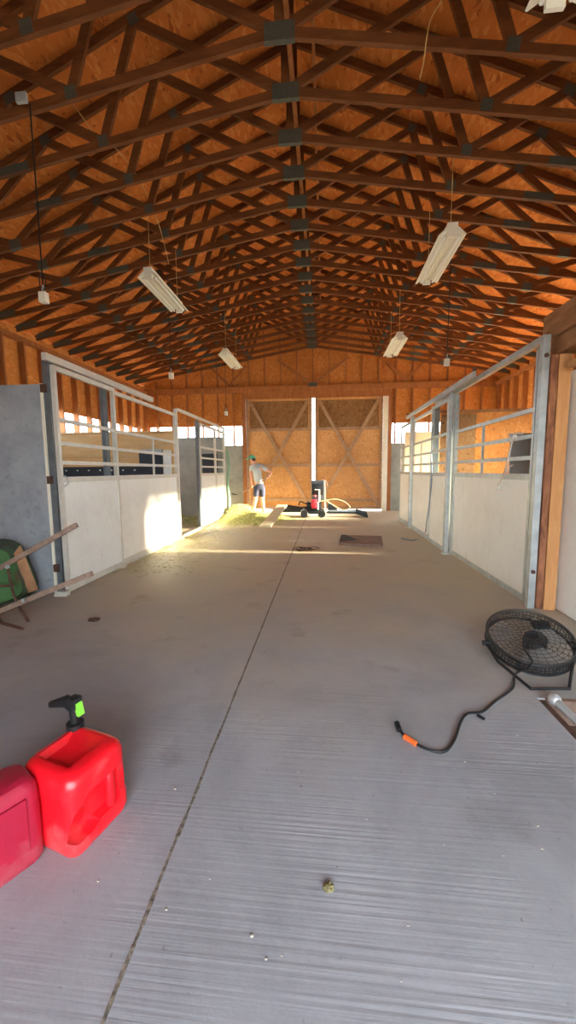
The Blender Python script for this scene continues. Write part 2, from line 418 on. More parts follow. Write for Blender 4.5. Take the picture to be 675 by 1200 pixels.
# big sliding doors at the far end
def big_door(n, x0, x1):
    Y = YB-.02
    d = empty('door_%d' % n, ((x0+x1)/2, Y, 0.03), kind='structure')
    MB().box(x0, x1, Y, Y+.02, 0.05, 3.59).build('door_skin', 'osb_door', d, smooth=False)
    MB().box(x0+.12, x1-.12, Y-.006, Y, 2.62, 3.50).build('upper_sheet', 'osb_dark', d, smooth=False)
    yb = Y-.035
    for z in (0.30, 1.42, 2.56):
        MB().box(x0+.05, x1-.05, yb, Y-.006, z, z+.09).build('cross_batten', 'batten', d, smooth=False)
    MB().box(x0, x1, yb, Y-.006, 0.05, .14).build('bottom_rail', 'batten', d, smooth=False)
    for a, b in ((x0, x0+.08), (x1-.08, x1)):
        MB().box(a, b, yb-.01, Y-.006, 0.05, 3.59).build('stile', 'batten', d, smooth=False)
    MB().beam((x0+.12, yb-.02, 3.5), (x1-.1, yb-.02, .16), .10, .03, (0, 1, 0)).build('diagonal_brace', 'batten', d, smooth=False)
    MB().beam((x1-.12, yb-.05, 3.5), (x0+.1, yb-.05, .16), .10, .03, (0, 1, 0)).build('diagonal_brace', 'batten', d, smooth=False)
    return d
big_door(1, -2.54, -0.42)
big_door(2, -0.325, 1.79)
MB().box(1.797, 1.935, YB-.13, YB-.02, 0.0, 3.56).build('door_gap_light', 'pale_strip', smooth=False); tag(bpy.data.objects['door_gap_light'], kind='structure')  # pale strip standing in for daylight through the gap beside the door

# front end wall behind the camera (unseen), its doorway narrowed to keep light off the left floor, and right tack-room block
w = MB()
w.box(XL-.05, -0.9, YF, YF+.08, 0, 4.4).box(2.4, XR+.05, YF, YF+.08, 0, 4.4)
w.box(XL-.05, XR+.05, YF, YF+.08, 2.5, 6.7)
tag(w.build('wall_front', 'osb', smooth=False), kind='structure')

# ---------------------------------------------------------------- roof trusses
# nodes on each half
def truss_proto():
    t = empty('roof_truss', (RX, 0, 0))
    T1, B1, T2, B2, T3 = (1.50, zt(1.5)-.03), (1.87, zb(1.87)+.02), (2.86, zt(2.86)-.03), (3.75, zb(3.75)+.02), (4.35, zt(4.35)-.03)
    for s in (-1, 1):
        def P(n, y=0): return (RX+s*n[0], y, n[1])
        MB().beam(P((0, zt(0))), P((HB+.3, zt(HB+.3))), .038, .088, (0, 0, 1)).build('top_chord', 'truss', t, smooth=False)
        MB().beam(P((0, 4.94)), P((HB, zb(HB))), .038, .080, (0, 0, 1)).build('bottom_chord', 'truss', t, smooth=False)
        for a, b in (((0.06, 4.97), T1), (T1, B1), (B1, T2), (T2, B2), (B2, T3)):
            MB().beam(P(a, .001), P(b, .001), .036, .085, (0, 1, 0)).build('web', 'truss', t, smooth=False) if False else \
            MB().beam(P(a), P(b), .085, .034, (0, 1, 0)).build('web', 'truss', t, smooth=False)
        def plate(n, w, h, sl):
            c = Vector(P(n)); dv = Vector((math.cos(math.atan(sl)), 0, -math.sin(math.atan(sl))*1)); dv.x *= s
            MB().beam(c-dv*w/2, c+dv*w/2, .044, h, (0, 0, 1)).build('nail_plate', 'plate', t, smooth=False)
        plate((1.87, zb(1.87)+.02), .105, .105, .165); plate((2.87, zb(2.87)), .34, .08, .165)
        plate((3.75, zb(3.75)+.02), .16, .12, .165); plate(T1, .10, .10, .425); plate(T2, .12, .10, .425)
        plate((HB-.25, zb(HB-.25)+.03), .42, .11, .165)
    MB().beam((RX, 0, 4.94), (RX, 0, zt(0)), .085, .034, (0, 1, 0)).build('king_post', 'truss', t, smooth=False)
    MB().box(RX-.13, RX+.13, -.022, .022, 4.87, 5.01).build('nail_plate', 'plate', t, smooth=False)
    return t
proto = truss_proto()
ordinal = ['nearest', 'second', 'third', 'fourth', 'fifth', 'sixth', 'seventh', 'eighth', 'ninth', 'tenth', 'eleventh', 'twelfth', 'thirteenth', 'fourteenth', 'fifteenth', 'sixteenth', 'seventeenth']
first = True
for k in range(-12, 17):
    y = Y0+SP*k
    if y < YF+.3: continue
    o = proto if first else copy_tree(proto)
    first = False
    o.location = (RX, y, 0)
    if k >= 0:
        o['label'] = 'wooden scissor roof truss, its centre nail plate the %s in view counting from the camera' % ordinal[k]
    elif k == -1:
        o['label'] = 'wooden scissor roof truss at the top edge, only its sloping left chord showing'
    else:
        o['label'] = 'wooden scissor roof truss above and behind the camera, out of the picture'
    o['category'] = 'roof truss'; o['group'] = 'wooden scissor trusses holding up the roof'
# long braces lying along the middle of the trusses
tag(MB().box(RX+.045, RX+.085, YF+.3, YB-.15, 5.02, 5.09).build('ridge_brace', 'stud', smooth=False), 'pale board running lengthwise over the truss centres, just above the nail plates', 'board', 'lengthwise braces under the ridge')
tag(MB().beam((RX+.26, YF+.3, 5.62), (RX+.26, YB-.15, 5.62), .03, .085).build('ridge_brace', 'stud', smooth=False), 'board running lengthwise under the ridge, higher of the pair and further right', 'board', 'lengthwise braces under the ridge')

# ---------------------------------------------------------------- concrete partitions, stall dividers
tag(MB().box(XL+.15, -2.90, 3.78, 3.92, 0, 2.2).build('concrete_partition', 'conc', bevel=.008), 'stained grey concrete wall at the left edge behind the green wheelbarrow', 'wall')
tag(MB().box(-2.899, -2.872, 3.765, 3.92, 0, 2.2).build('wall_end_strip', 'pale_strip', smooth=False), 'rough pale strip up the end of the grey concrete wall', 'trim')
w = empty('stall_divider', (-4.3, 7.2, 0), 'wall of wide pine planks dividing the two left stalls', 'stall wall')
for k in range(9):
    MB().box(XL+.15, -2.90, 7.20, 7.24, 0.002+k*.226, 0.222+k*.226).build('plank', 'plank', w, smooth=False)
MB().box(XL+.15, -2.90, 7.18, 7.26, 2.036, 2.07).build('cap_board', 'plank', w, smooth=False)
tag(MB().box(XL+.15, -2.87, 10.62, 10.74, 0, 2.24).build('concrete_partition', 'conc_warm', bevel=.008), 'grey concrete wall closing the far left stall, seen through the open doorway', 'wall')
d = empty('rubber_wall_mat', (-4.7, 7.17, 1.25), 'black rubber strip with a row of pale bolts across the plank divider', 'rubber strip')
MB().box(XL+.2, -3.56, 7.165, 7.198, 1.18, 1.40).build('strip', 'rubber', d, smooth=False)
for k in range(9):
    xx = -5.55+k*.235
    MB().tube([(xx, 7.155, 1.33), (xx, 7.166, 1.33)], .016, 8).build('bolt', 'white', d)
d = empty('leaning_mat', (-3.3, 7.14, 0), 'dark blue rubber mat standing against the plank divider in the front left stall', 'rubber mat')
MB().box(-3.54, -3.08, 7.10, 7.13, .02, 1.72).build('sheet', 'rubber', d, smooth=False)
MB().box(-3.54, -3.08, 7.085, 7.099, 1.66, 1.72).build('top_edge', 'galv', d, smooth=False)
tag(MB().box(-3.06, -2.91, 7.10, 7.13, .02, 1.70).build('white_board', 'white', smooth=False), 'narrow white board standing right of the dark rubber mat', 'board')
tag(MB().box(-3.42, -3.0, 10.55, 10.61, .02, 1.78).build('dark_panel', 'rubber', smooth=False), 'dark sheet hung on the far concrete wall behind the far left stall bars', 'panel')
# right-hand stalls: osb divider, far plywood divider with sunlight put into its colour
w = empty('stall_divider', (3.5, 7.15, 0), 'chipboard wall dividing the two right stalls, with a cap board', 'stall wall')
MB().box(2.03, XR-.14, 7.13, 7.17, 0, 2.28).build('sheet', 'osb', w, smooth=False)
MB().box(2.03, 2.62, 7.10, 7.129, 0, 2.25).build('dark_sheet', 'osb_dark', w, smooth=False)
MB().box(2.03, XR-.14, 7.10, 7.20, 2.281, 2.33).build('cap_board', 'beam', w, smooth=False)
tag(MB().box(2.03, XR-.14, 10.15, 10.22, 0, 2.25).build('far_divider', 'plysunlit', smooth=False), 'plywood wall coloured pale as if sunlit, at the end of the far right stall, below the bright windows', 'stall wall')
d = empty('wall_feeder', (2.25, 4.3, 1.2), 'grey metal corner box behind the bars beside the timber post', 'feeder')
MB().box(2.06, 2.62, 4.55, 4.58, .95, 1.66).build('front_sheet', 'greypanel', d, smooth=False)
MB().box(2.045, 2.64, 4.535, 4.595, 1.661, 1.69).build('rim', 'galv', d, smooth=False)
MB().box(2.62, 2.65, 4.2, 4.58, .95, 1.66).build('side_sheet', 'greypanel', d, smooth=False)

# ---------------------------------------------------------------- stall fronts
TB = .05
def vpost(x, y, z0, z1, w=.05, d=.05): return MB().box(x-w/2, x+w/2, y-d/2, y+d/2, z0, z1)
def section(parent, x, y0, y1, bars, stile=True, top=True, frame='galv', panels=True, side=1, ztop=2.37):
    """one framed bay: frame, board, rails"""
    h = .022
    up_ = MB().box(x-.02, x+.02, y0, y0+.04, .03, ztop).build('upright', frame, parent, smooth=False)
    MB().box(x-.02, x+.02, y1-.04, y1, .03, ztop).build('upright', frame, parent, smooth=False)
    if top: MB().box(x-.02, x+.02, y0+.04, y1-.04, ztop-.05, ztop).build('top_rail', frame, parent, smooth=False)
    MB().box(x-.02, x+.02, y0+.04, y1-.04, .03, .09).build('bottom_rail', frame, parent, smooth=False)
    MB().box(x-.018, x+.018, y0+.04, y1-.04, 1.19, 1.25).build('middle_rail', frame, parent, smooth=False)
    MB().box(x-.010, x+.010, y0+.04, y1-.04, .09, 1.19).build('board', 'panel', parent, smooth=False)
    for z in bars:
        MB().box(x-.015, x+.015, y0+.04, y1-.04, z-.02, z+.02).build('rail', frame, parent, smooth=False)
    if stile:
        ym = (y0+y1)/2+.1
        MB().box(x-.012, x+.012, ym-.015, ym+.015, 1.25, bars[0]-.02).build('stile', frame, parent, smooth=False)
BARS = (1.84, 1.60, 1.40)
XA = -2.80
t = empty('horse_stall_wall', (XA, 5.4, 0), 'left stall front nearest the camera, white lower boards under pale rails', 'stall front', 'left stall fronts')
MB().box(-2.871, -2.805, 3.78, 3.87, 0, 2.46).build('post', 'galv_dark', t, smooth=False)
vpost(XA-.045, 4.82, 1.2, 2.36, .05, .09).build('inner_post', 'galv_dark', t, smooth=False)
vpost(XA, 7.13, 0, 2.46, .05, .07).build('post', 'cream_metal', t, smooth=False)
section(t, XA, 4.93, 7.08, BARS, frame='cream_metal')
MB().box(XA-.03, XA+.03, 3.66, 7.10, -.0, .028).build('sill', 'cream_metal', t, smooth=False)
MB().box(XA+.025, XA+.075, 3.66, 6.04, 2.40, 2.47).build('track', 'cream_metal', t, smooth=False)
for yy in (4.9, 7.12, 3.72):
    MB().box(XA-.01, XA+.09, yy-.05, yy+.03, .0, .05).build('floor_bracket', 'cream_metal', t, smooth=False)
for z in (2.15, 1.22, .28):
    MB().box(XA-.085, XA-.03, 3.75, 3.779, z-.04, z+.04).build('hinge', 'rust', t, smooth=False)
t = empty('sliding_stall_door', (XA+.05, 4.3, 0), 'pale framed sliding stall door beside the grey concrete wall', 'stall door')
section(t, XA+.05, 3.76, 4.90, BARS, stile=False, frame='cream_metal', ztop=2.38)
MB().tube([(XA+.07, 3.82, 1.26), (XA+.11, 3.80, 1.24), (XA+.12, 3.80, 1.18), (XA+.07, 3.80, 1.15)], .008, 8).build('latch', 'chrome', t)
t = empty('horse_stall_wall', (XA, 9.5, 0), 'far left stall front with an open doorway, near the bent person', 'stall front', 'left stall fronts')
section(t, XA, 8.46, 9.68, BARS, stile=False, frame='cream_metal'); section(t, XA, 9.69, 10.55, BARS, stile=False, frame='cream_metal')
vpost(XA-.03, 8.42, 0, 2.42, .06, .07).build('post', 'galv_dark', t, smooth=False)
vpost(XA, 10.58, 0, 2.48, .05, .05).build('post', 'cream_metal', t, smooth=False)
MB().box(XA-.03, XA+.03, 7.18, 8.385, 0, .05).build('sill', 'cream_metal', t, smooth=False)
MB().box(XA-.02, XA+.03, 7.17, 10.56, 2.44, 2.49).build('track', 'cream_metal', t, smooth=False)
tag(MB().tube(smooth_pts([(XA+.07, 10.66, 1.9), (XA+.10, 10.68, 1.5), (XA+.06, 10.66, 1.0), (XA+.10, 10.67, .5), (XA+.08, 10.66, .1)]), .03, 8).build('green_hose', 'greenhose'), 'green hose hanging down the last post of the far left stall', 'hose')
# right side
XB = 1.915
t = empty('horse_stall_wall', (XB, 4.9, 0), 'right stall front nearest the camera, with a scuffed white board', 'stall front', 'right stall fronts')
vpost(XB, 3.70, 0, 2.455, .06, .06).build('post', 'galv', t, smooth=False)
section(t, XB, 3.76, 5.94, BARS, top=False)
MB().box(XB-.025, XB+.025, 3.74, 7.0, 2.40, 2.46).build('top_tube', 'galv', t, smooth=False)
for z in (2.28, .35): MB().tube([(XB, 3.66, z), (XB, 3.672, z)], .02, 8).build('bolt', 'rust', t)
t = empty('sliding_stall_door', (XB-.07, 6.5, 0), 'right sliding stall door hanging from the long track, middle bay', 'stall door')
section(t, XB-.06, 6.10, 7.00, BARS, stile=False)
vpost(XB-.06, 6.06, .02, 2.42, .05, .07).build('edge_post', 'galv', t, smooth=False)
t = empty('horse_stall_wall', (XB, 8.5, 0), 'far right stall front with three white boards and a track above', 'stall front', 'right stall fronts')
vpost(XB, 6.02, 0, 2.42, .05, .06).build('post', 'galv', t, smooth=False)
vpost(XB+.02, 7.06, 0, 2.40, .08, .10).build('post', 'galv_dark', t, smooth=False)
section(t, XB, 7.12, 8.66, BARS)
vpost(XB-.03, 8.72, 0, 2.44, .08, .07).build('post', 'galv', t, smooth=False)
section(t, XB, 8.77, 10.05, BARS, stile=False)
MB().box(XB-.13, XB-.10, 5.0, 8.9, 2.41, 2.48).build('track', 'galv', t, smooth=False)
for yy in (5.04, 8.86): MB().tube([(XB-.12, yy, 2.50), (XB-.09, yy, 2.50)], .035, 10).build('roller', 'rust', t)
MB().box(XB-.03, XB+.03, 7.10, 10.08, 0, .028).build('sill', 'galv', t, smooth=False)
for yy in (6.04, 8.74): MB().box(XB-.12, XB-.03, yy-.06, yy+.04, 0, .018).build('floor_bracket', 'cream_metal', t, smooth=False)

# lead rope on the right stall
p = [onx(612, 508, XB-.06), onx(603, 510, XB-.06), onx(597, 530, XB-.05), onx(592, 550, XB-.05), onx(585, 568, XB-.04)]
t = empty('lead_rope', p[0], 'pale rope with metal snaps hooked over the right stall rail', 'rope')
MB().tube(smooth_pts(p), .009, 8).build('cord', 'rope', t)
q = onx(585, 570, XB-.05)
MB().tube([q+Vector((0, .03, .03)), q+Vector((0, .045, -.01)), q+Vector((0, .02, -.04)), q+Vector((0, -.02, -.035)), q+Vector((0, -.03, 0))], .006, 8).build('snap_hook', 'chrome', t)
q = onx(603, 512, XB-.06)
MB().ball(q, .02, .026, .028).build('snap', 'white', t)
q2 = [onx(601, 545, XB-.04), onx(596, 548, XB-.05), onx(592, 556, XB-.05)]
MB().tube(smooth_pts(q2), .008, 8).build('loose_end', 'rope', t)
# blue cord on the right
p = [onx(505, 530, XB-.10), onx(506, 560, XB-.10), onx(503, 590, XB-.10), onx(500, 612, XB-.12), onf(497, 628, .01), onf(485, 633, .01), onf(470, 631, .01)]
tag(MB().tube(smooth_pts(p), .010, 8).build('blue_cord', 'bluecord'), 'blue grey cord hanging over the right stall boards onto the floor', 'cord')

# ---------------------------------------------------------------- timber post, beam and white door on the right
def rough_box(x0, x1, y0, y1, z0, z1, amp, nz=30, ny=3):
    bm = bmesh.new(); bmesh.ops.create_cube(bm, size=1)
    L = max(x1-x0, y1-y0, z1-z0)
    long = [e for e in bm.edges]
    bmesh.ops.subdivide_edges(bm, edges=long, cuts=12, use_grid_fill=True)
    for v in bm.verts:
        v.co = Vector(((x0+x1)/2+v.co.x*(x1-x0), (y0+y1)/2+v.co.y*(y1-y0), (z0+z1)/2+v.co.z*(z1-z0)))
        if z0+.001 < v.co.z < z1-.001 or True:
            n = noise.noise(v.co*7.0); n2 = noise.noise(v.co*23.0)
            d_ = v.co-Vector(((x0+x1)/2, (y0+y1)/2, v.co.z)); 
            if d_.length > 0: v.co += Vector((d_.x, d_.y, 0)).normalized()*amp*(n+.5*n2)
    me = bpy.data.meshes.new('m'); bm.to_mesh(me); bm.free(); return me
YP = 3.72
t = empty('timber_post', (2.06, YP-.04, 0), 'laminated wooden post with a dark bark edge, left of the white door', 'post')
link(rough_box(1.950, 2.005, YP-.07, YP-.002, 0.01, 2.28, .010), 'bark_edge', 'bark', t)
MB().box(2.010, 2.112, YP-.08, YP, 0, 2.28).build('laminated_face', 'glulam', t, smooth=False)
link(rough_box(1.97, 2.16, -1.0, 3.86, 2.44, 2.66, .010), 'heavy_beam', 'beam', None)
tag(bpy.data.objects['heavy_beam'], 'heavy brown timber beam above the white door at the right edge', 'beam')
link(rough_box(1.99, 2.14, -1.0, 3.74, 2.285, 2.425, .018), 'log_lintel', 'beam', None)
tag(bpy.data.objects['log_lintel'], 'rough-edged timber lintel directly under the heavy beam', 'beam')
MB().box(2.02, 2.13, -1.0, 3.545, 2.14, 2.19).build('trim_2', 'glulam', smooth=False); tag(bpy.data.objects['trim_2'], kind='structure')
MB().box(2.125, 2.20, -1.9, 3.70, 0.01, 2.139).build('door_3', 'white', smooth=False); tag(bpy.data.objects['door_3'], kind='structure')
MB().box(2.17, 2.24, -1.9, 3.70, 2.14, 2.75).build('wall_right_tack_room', 'beam', smooth=False)
tag(bpy.data.objects['wall_right_tack_room'], kind='structure')

# ---------------------------------------------------------------- pit with jack at the right
tag(MB().box(PX0-.1, PX1+.1, PY0-.1, PY1+.1, -.26, -.14).build('pit_soil', 'soil', smooth=False), 'brown soil in the floor recess at the right edge', 'soil', kind='stuff')
w = empty('recess_curb', (PX0+.03, 1.4, -.14), 'rusty edge frame lining the floor recess below the fan', 'frame')
MB().box(PX0, PX0+.045, PY0, PY1, -.14, -.012).build('side_rail', 'rust', w, smooth=False)
MB().box(PX0+.045, PX1, PY1-.03, PY1, -.14, .003).build('end_rail', 'oldwood', w, smooth=False)
t = empty('floor_jack_rod', (1.34, 2.1, 0), 'galvanised steel rod with a round shiny end lying over the recess', 'steel rod')
a = onf(650, 820, .03); b_ = onf(690, 858, .0)
MB().tube([a, b_], .022, 12).build('rod', 'chrome', t)
MB().ball(a, .034).build('ball_end', 'chrome', t)
for k in range(5):
    c = Vector((PX0+.09+.03*k+random.uniform(-.01, .02), 1.72+.08*k, -.13))
    o = MB().ball(c, .018, .022, .012, 8, 5).build('pit_pebble', 'stone')
    tag(o, 'small pale stone in the dark floor recess', 'pebble', 'stones in the recess')

# ---------------------------------------------------------------- floor joint (dark gap in the slab) 
tag(MB().box(-.0, .0, 0, 0, 0, 0).build('trim_3', 'soil', smooth=False), kind='structure')
bpy.data.objects.remove(bpy.data.objects['trim_3'])
f = MB(); pts = []
y = YF
while y < YB-.1:
    pts.append((-.522+.004*noise.noise(Vector((0, y*4, 0))), y, .0035+.006*abs(noise.noise(Vector((3, y*9, 0)))))); y += .045
for a, b in zip(pts[:-1], pts[1:]):
    wd = .0085+.006*noise.noise(Vector((5, a[1]*12, 0)))
    f.quadbox([(a[0]-wd, a[1], -.01), (a[0]+wd, a[1], -.01), (b[0]+wd, b[1], -.01), (b[0]-wd, b[1], -.01),
               (a[0]-wd*.6, a[1], a[2]*.4), (a[0]+wd*.6, a[1], a[2]*.4), (b[0]+wd*.6, b[1], a[2]*.4), (b[0]-wd*.6, b[1], a[2]*.4)])
tag(f.build('trim_3', 'joint', smooth=False), kind='structure')

# ---------------------------------------------------------------- hanging shop lights
def shop_light():
    t = empty('shop_light', (0, 0, 0))
    L, W = 1.1, .145
    prof = [(-W, -.045), (-W+.012, -.05), (-.055, 0.0), (-.03, -.028), (0, -.005), (.03, -.028), (.055, 0.0), (W-.012, -.05), (W, -.045), (.06, .03), (-.06, .03)]
    rf = MB().prism([Vector((x, 0, z)) for x, z in prof], (0, 0, 0), (0, L, 0)).build('reflector', 'white_enamel', t, local=True, smooth=False)
    MB().box(-.055, .055, .0, L, .031, .075).build('ballast_box', 'white_enamel', t, local=True, smooth=False)
    for s in (-1, 1):
        MB().tube([(s*.075, .03, -.045), (s*.075, L-.03, -.045)], .015, 10).build('tube_lamp', 'white', rf, local=True)
    for yy in (.015, L-.015):
        MB().box(-.05, .05, yy-.012, yy+.012, -.07, -.002).build('end_cap', 'white_enamel', rf, local=True, smooth=False)
    for yy in (.08, L-.08):
        MB().tube([(0, yy, .075), (0, yy, .82)], .004, 6).build('chain', 'wire', t, local=True)
    return t
pr = shop_light()
for i, (x, y, z, lb) in enumerate(((-2.29, 5.07, 3.85, 'white hanging shop light, nearer one of the left row'), (1.36, 4.58, 3.86, 'white hanging shop light, nearer full one of the right row'),
        (-2.05, 8.0, 3.72, 'white hanging shop light, small far one of the left row'), (1.34, 7.4, 3.70, 'white hanging shop light, small far one of the right row'),
        (1.22, 1.385, 3.82, 'white shop light cut off by the top right corner'))):
    o = pr if i == 0 else copy_tree(pr)
    o.location = (x, y, z); o['label'] = lb; o['category'] = 'light fixture'; o['group'] = 'hanging fluorescent shop lights'
# drop cords
def drop(x, y, zt_, zb_, label, cone=False, box=False):
    t = empty('drop_cord', (x, y, zb_), label, 'hanging cord', 'drop cords from the trusses')
    MB().tube([(x, y, zt_), (x+.004, y, (zt_+zb_)/2), (x, y, zb_+.1)], .0065, 6).build('cable', 'black', t)
    MB().box(x-.035, x+.035, y-.03, y+.03, zb_-.06, zb_+.035).build('outlet_box', 'white_enamel', t, bevel=.008)
    MB().tube([(x, y, zb_+.03), (x, y, zb_+.1)], [.02, .008], 8).build('strain_relief', 'galv', t)
    MB().tube(smooth_pts([(x, y, zb_+.22), (x-.025, y, zb_+.17), (x-.02, y-.01, zb_+.07), (x+.01, y-.02, zb_+.03), (x+.03, y, zb_+.12), (x+.01, y, zb_+.2)]), .005, 6).build('loop', 'black', t)
    if box:
        MB().box(x-.09, x+.01, y-.06, y-.03, zt_-.03, zt_+.05).build('ceiling_box', 'greypanel', t, bevel=.004)
drop(-2.63, 3.56, 4.57, 2.94, 'long black drop cord with outlet box at far left, under a grey ceiling box', box=True)
drop(1.68, 5.72, 4.55, 2.79, 'black drop cord with a round outlet, right of the aisle behind the near shop light')
drop(-2.5, 6.25, 4.55, 2.86, 'drop cord with a white outlet box behind the nearer left shop light')
drop(-2.36, 9.2, 4.6, 2.68, 'far drop cord with a white end before the back wall, left of the big doors')
# stray thin wires among the trusses
for i, (pp, lb) in enumerate((([at(518, 0, 3.5), at(505, 22, 3.5), at(571, 48, 3.5) if False else at(500, 45, 3.5), at(496, 75, 3.6), at(492, 92, 3.7)], 'thin loose yellow wire hanging from the upper right trusses'),
        ([at(85, 122, 4.0), at(100, 142, 4.1), at(113, 162, 4.2)], 'thin pale stick of wire between the upper left trusses'),
        ([at(128, 165, 4.4), at(160, 205, 4.9), at(185, 260, 5.4), at(198, 310, 5.6)], 'thin yellow wire sagging towards the nearer left shop light'))):
    tag(MB().tube(smooth_pts(pp), .005, 6).build('loose_wire', 'wire'), lb, 'wire')

# ---------------------------------------------------------------- fuel cans
def boolean(o, cutters):
    for c in cutters:
        md = o.modifiers.new('b', 'BOOLEAN'); md.operation = 'DIFFERENCE'; md.object = c; md.solver = 'EXACT'
    bake(o)
    for c in cutters: bpy.data.objects.remove(c)
def bake(o):
    bpy.context.view_layer.update()
    dg = bpy.context.evaluated_depsgraph_get()
    me = bpy.data.meshes.new_from_object(o.evaluated_get(dg))
    o.modifiers.clear(); o.data = me
    for p in me.polygons: p.use_smooth = True
def fuel_can():
    ctr = (-.915, 1.225, 0)
    t = empty('fuel_can', ctr, 'bright red plastic fuel can with a black and green spout', 'fuel can', None, math.radians(-16))
    W, D, Hh = .262, .250, .305
    prof = [(0, .90, .03), (.008, .96, .04), (.03, 1.0, .034), (.08, 1.0, .034), (.10, .975, .034), (.19, .965, .034), (.21, 1.0, .05), (.25, 1.0, .05), (.272, .96, .05), (.286, .88, .05), (.293, .78, .05)]
    rings = [rrect(0, 0, z, W*s, D*s, r, 6) for z, s, r in prof]
    # raised plateau towards the back with a sunken middle
    rings.append(rrect(-.01, .0, .293, W*.60, D*.62, .012, 6)); rings.append(rrect(-.01, -.012, .268, W*.50, D*.40, .010, 6))
    o = MB().loft(rings).build('body', 'can_red', t, local=True)
    # grip opening: scooped recess on the right-hand (+x) face leaving an upright bar
    def cutter(verts): 
        c = MB(); c.loft(verts); q = c.build('cutter', 'black', t, local=True); return q
    c1 = cutter([rrect(W/2+.005, .005, z, w_, d_, .03, 5) for z, w_, d_ in ((.072, .02, .10), (.085, .07, .14), (.13, .10, .15), (.19, .10, .15), (.205, .03, .12))])
    c2 = cutter([rrect(W/2+.0, -.075, z, w_, d_, .03, 5) for z, w_, d_ in ((.055, .03, .06), (.068, .09, .11), (.10, .08, .10), (.15, .04, .08), (.175, .01, .04))])
    c3 = cutter([rrect(W/2+.012, D/2-.01, z, w_, d_, .02, 5) for z, w_, d_ in ((.095, .02, .05), (.11, .05, .09), (.15, .062, .11), (.19, .05, .09), (.205, .02, .05))])
    boolean(o, [c1, c2, c3])
    MB().tube(smooth_pts([(W/2-.022, .045, .06), (W/2-.012, .042, .10), (W/2-.012, .042, .17), (W/2-.022, .045, .215)]), .017, 14).build('grip', 'can_red', o, local=True)
    try: o.data.set_sharp_from_angle(angle=.7)
    except Exception: pass
    for k in range(5):   # embossed vertical strip of ribs on the front face
        MB().box(-.085+k*.012, -.080+k*.012, -D/2-.0005, -D/2+.006, .08+.008*k, .185).build('embossed_rib', 'can_red', o, local=True)
    MB().tube([(-.103, .092, .24), (-.103, .092, .31)], .032, 20).build('neck_collar', 'black', t, local=True)
    s = MB().tube([(-.103, .092, .305), (-.103, .092, .375)], [.016, .02], 14).build('spout_stem', 'black', t, local=True)
    sp_ = MB().tube([(-.095, .092, .378), (-.135, .087, .395), (-.20, .067, .378)], [.026, .024, .013], 14).build('spout', 'black', t, local=True)
    MB().box(-.118, -.075, .072, .112, .372, .42).build('valve_head', 'black', sp_, local=True, bevel=.008)
    MB().quadbox([(-.074, .078, .35), (-.062, .078, .35), (-.062, .106, .35), (-.074, .106, .35), (-.088, .078, .405), (-.074, .078, .40), (-.074, .106, .40), (-.088, .106, .405)]).build('release_lever', 'lime', sp_, local=True)
    return t
fuel_can()
t = empty('fuel_can', (-1.085, 1.005, 0), 'darker faded red fuel can cut off by the left edge', 'fuel can', None, math.radians(60))
rings = [rrect(0, 0, z, .30*s, .17*s2, r, 6) for z, s, s2, r in ((0, .93, .86, .03), (.01, .98, .95, .035), (.03, 1, 1, .04), (.24, .985, .985, .04), (.27, .96, .93, .04), (.292, .88, .76, .04), (.298, .78, .56, .035))]
MB().loft(rings).build('body', 'can_old', t, local=True)
MB().loft([rrect(0.0, -.086, z, .20, .008, .003, 3) for z in (.07, .25)]).build('label_panel', 'can_old', t, local=True)
MB().tube(smooth_pts([(-.13, 0, .28), (-.12, 0, .325), (-.03, 0, .325), (-.02, 0, .29)]), .012, 10).build('handle', 'can_old', t, local=True)

# ---------------------------------------------------------------- wheelbarrow
h1a, h1b = at(-45, 691, 3.26), at(90, 615, 3.26)
h2a, h2b = at(-45, 734, 3.02), at(108, 672, 3.02)
t = empty('wheelbarrow', (h2a.x+.6, 3.15, 0), 'green wheelbarrow tipped on its side with two wooden handles', 'wheelbarrow')
MB().beam(h1a, h1b, .035, .045, (0, 0, 1)).build('handle', 'handlewood', t, bevel=.006)
MB().beam(h2a, h2b, .035, .045, (0, 0, 1)).build('handle', 'handlewood', t, bevel=.006)
# tray : bottom faces the camera, rim leans toward the concrete wall
def tray_ring(pts, Y): return [at(px, py, Y) for px, py in pts]
bot = [(-62, 708), (-60, 660), (-20, 644), (4, 648), (22, 690), (18, 704), (-10, 716)]
def roundpoly(P, n=4):
    P = [Vector(p) for p in P]; out = []
    for i in range(len(P)):
        a, b, c = P[i-1], P[i], P[(i+1) % len(P)]
        for k in range(n+1):
            u = k/n; p0 = b.lerp(a, .28); p2 = b.lerp(c, .28)
            out.append(p0.lerp(b, u).lerp(b.lerp(p2, u), u))
    return out
bring = roundpoly([at(-70, 700, 3.30), at(-66, 660, 3.30), at(6, 640, 3.34), at(30, 694, 3.30), at(-10, 712, 3.30)])
rring = roundpoly([at(-95, 722, 3.68), at(-80, 640, 3.68), at(22, 630, 3.68), at(48, 690, 3.68), at(-5, 714, 3.66)])
rin = [Vector((p.x*.985+cxx*.015, p.y, p.z*.97+.01)) for p in rring for cxx in (-3.2,)]
tr = MB().loft([bring, rring], cap=False)
n0 = len(bring); tr.f.append(list(range(n0)))
o = tr.build('tray', 'tray', t)
md = o.modifiers.new('s', 'SOLIDIFY'); md.thickness = .006; md.offset = -1; bake(o)
MB().tube(rring+[rring[0]], .010, 8).build('rim', 'rust', o)
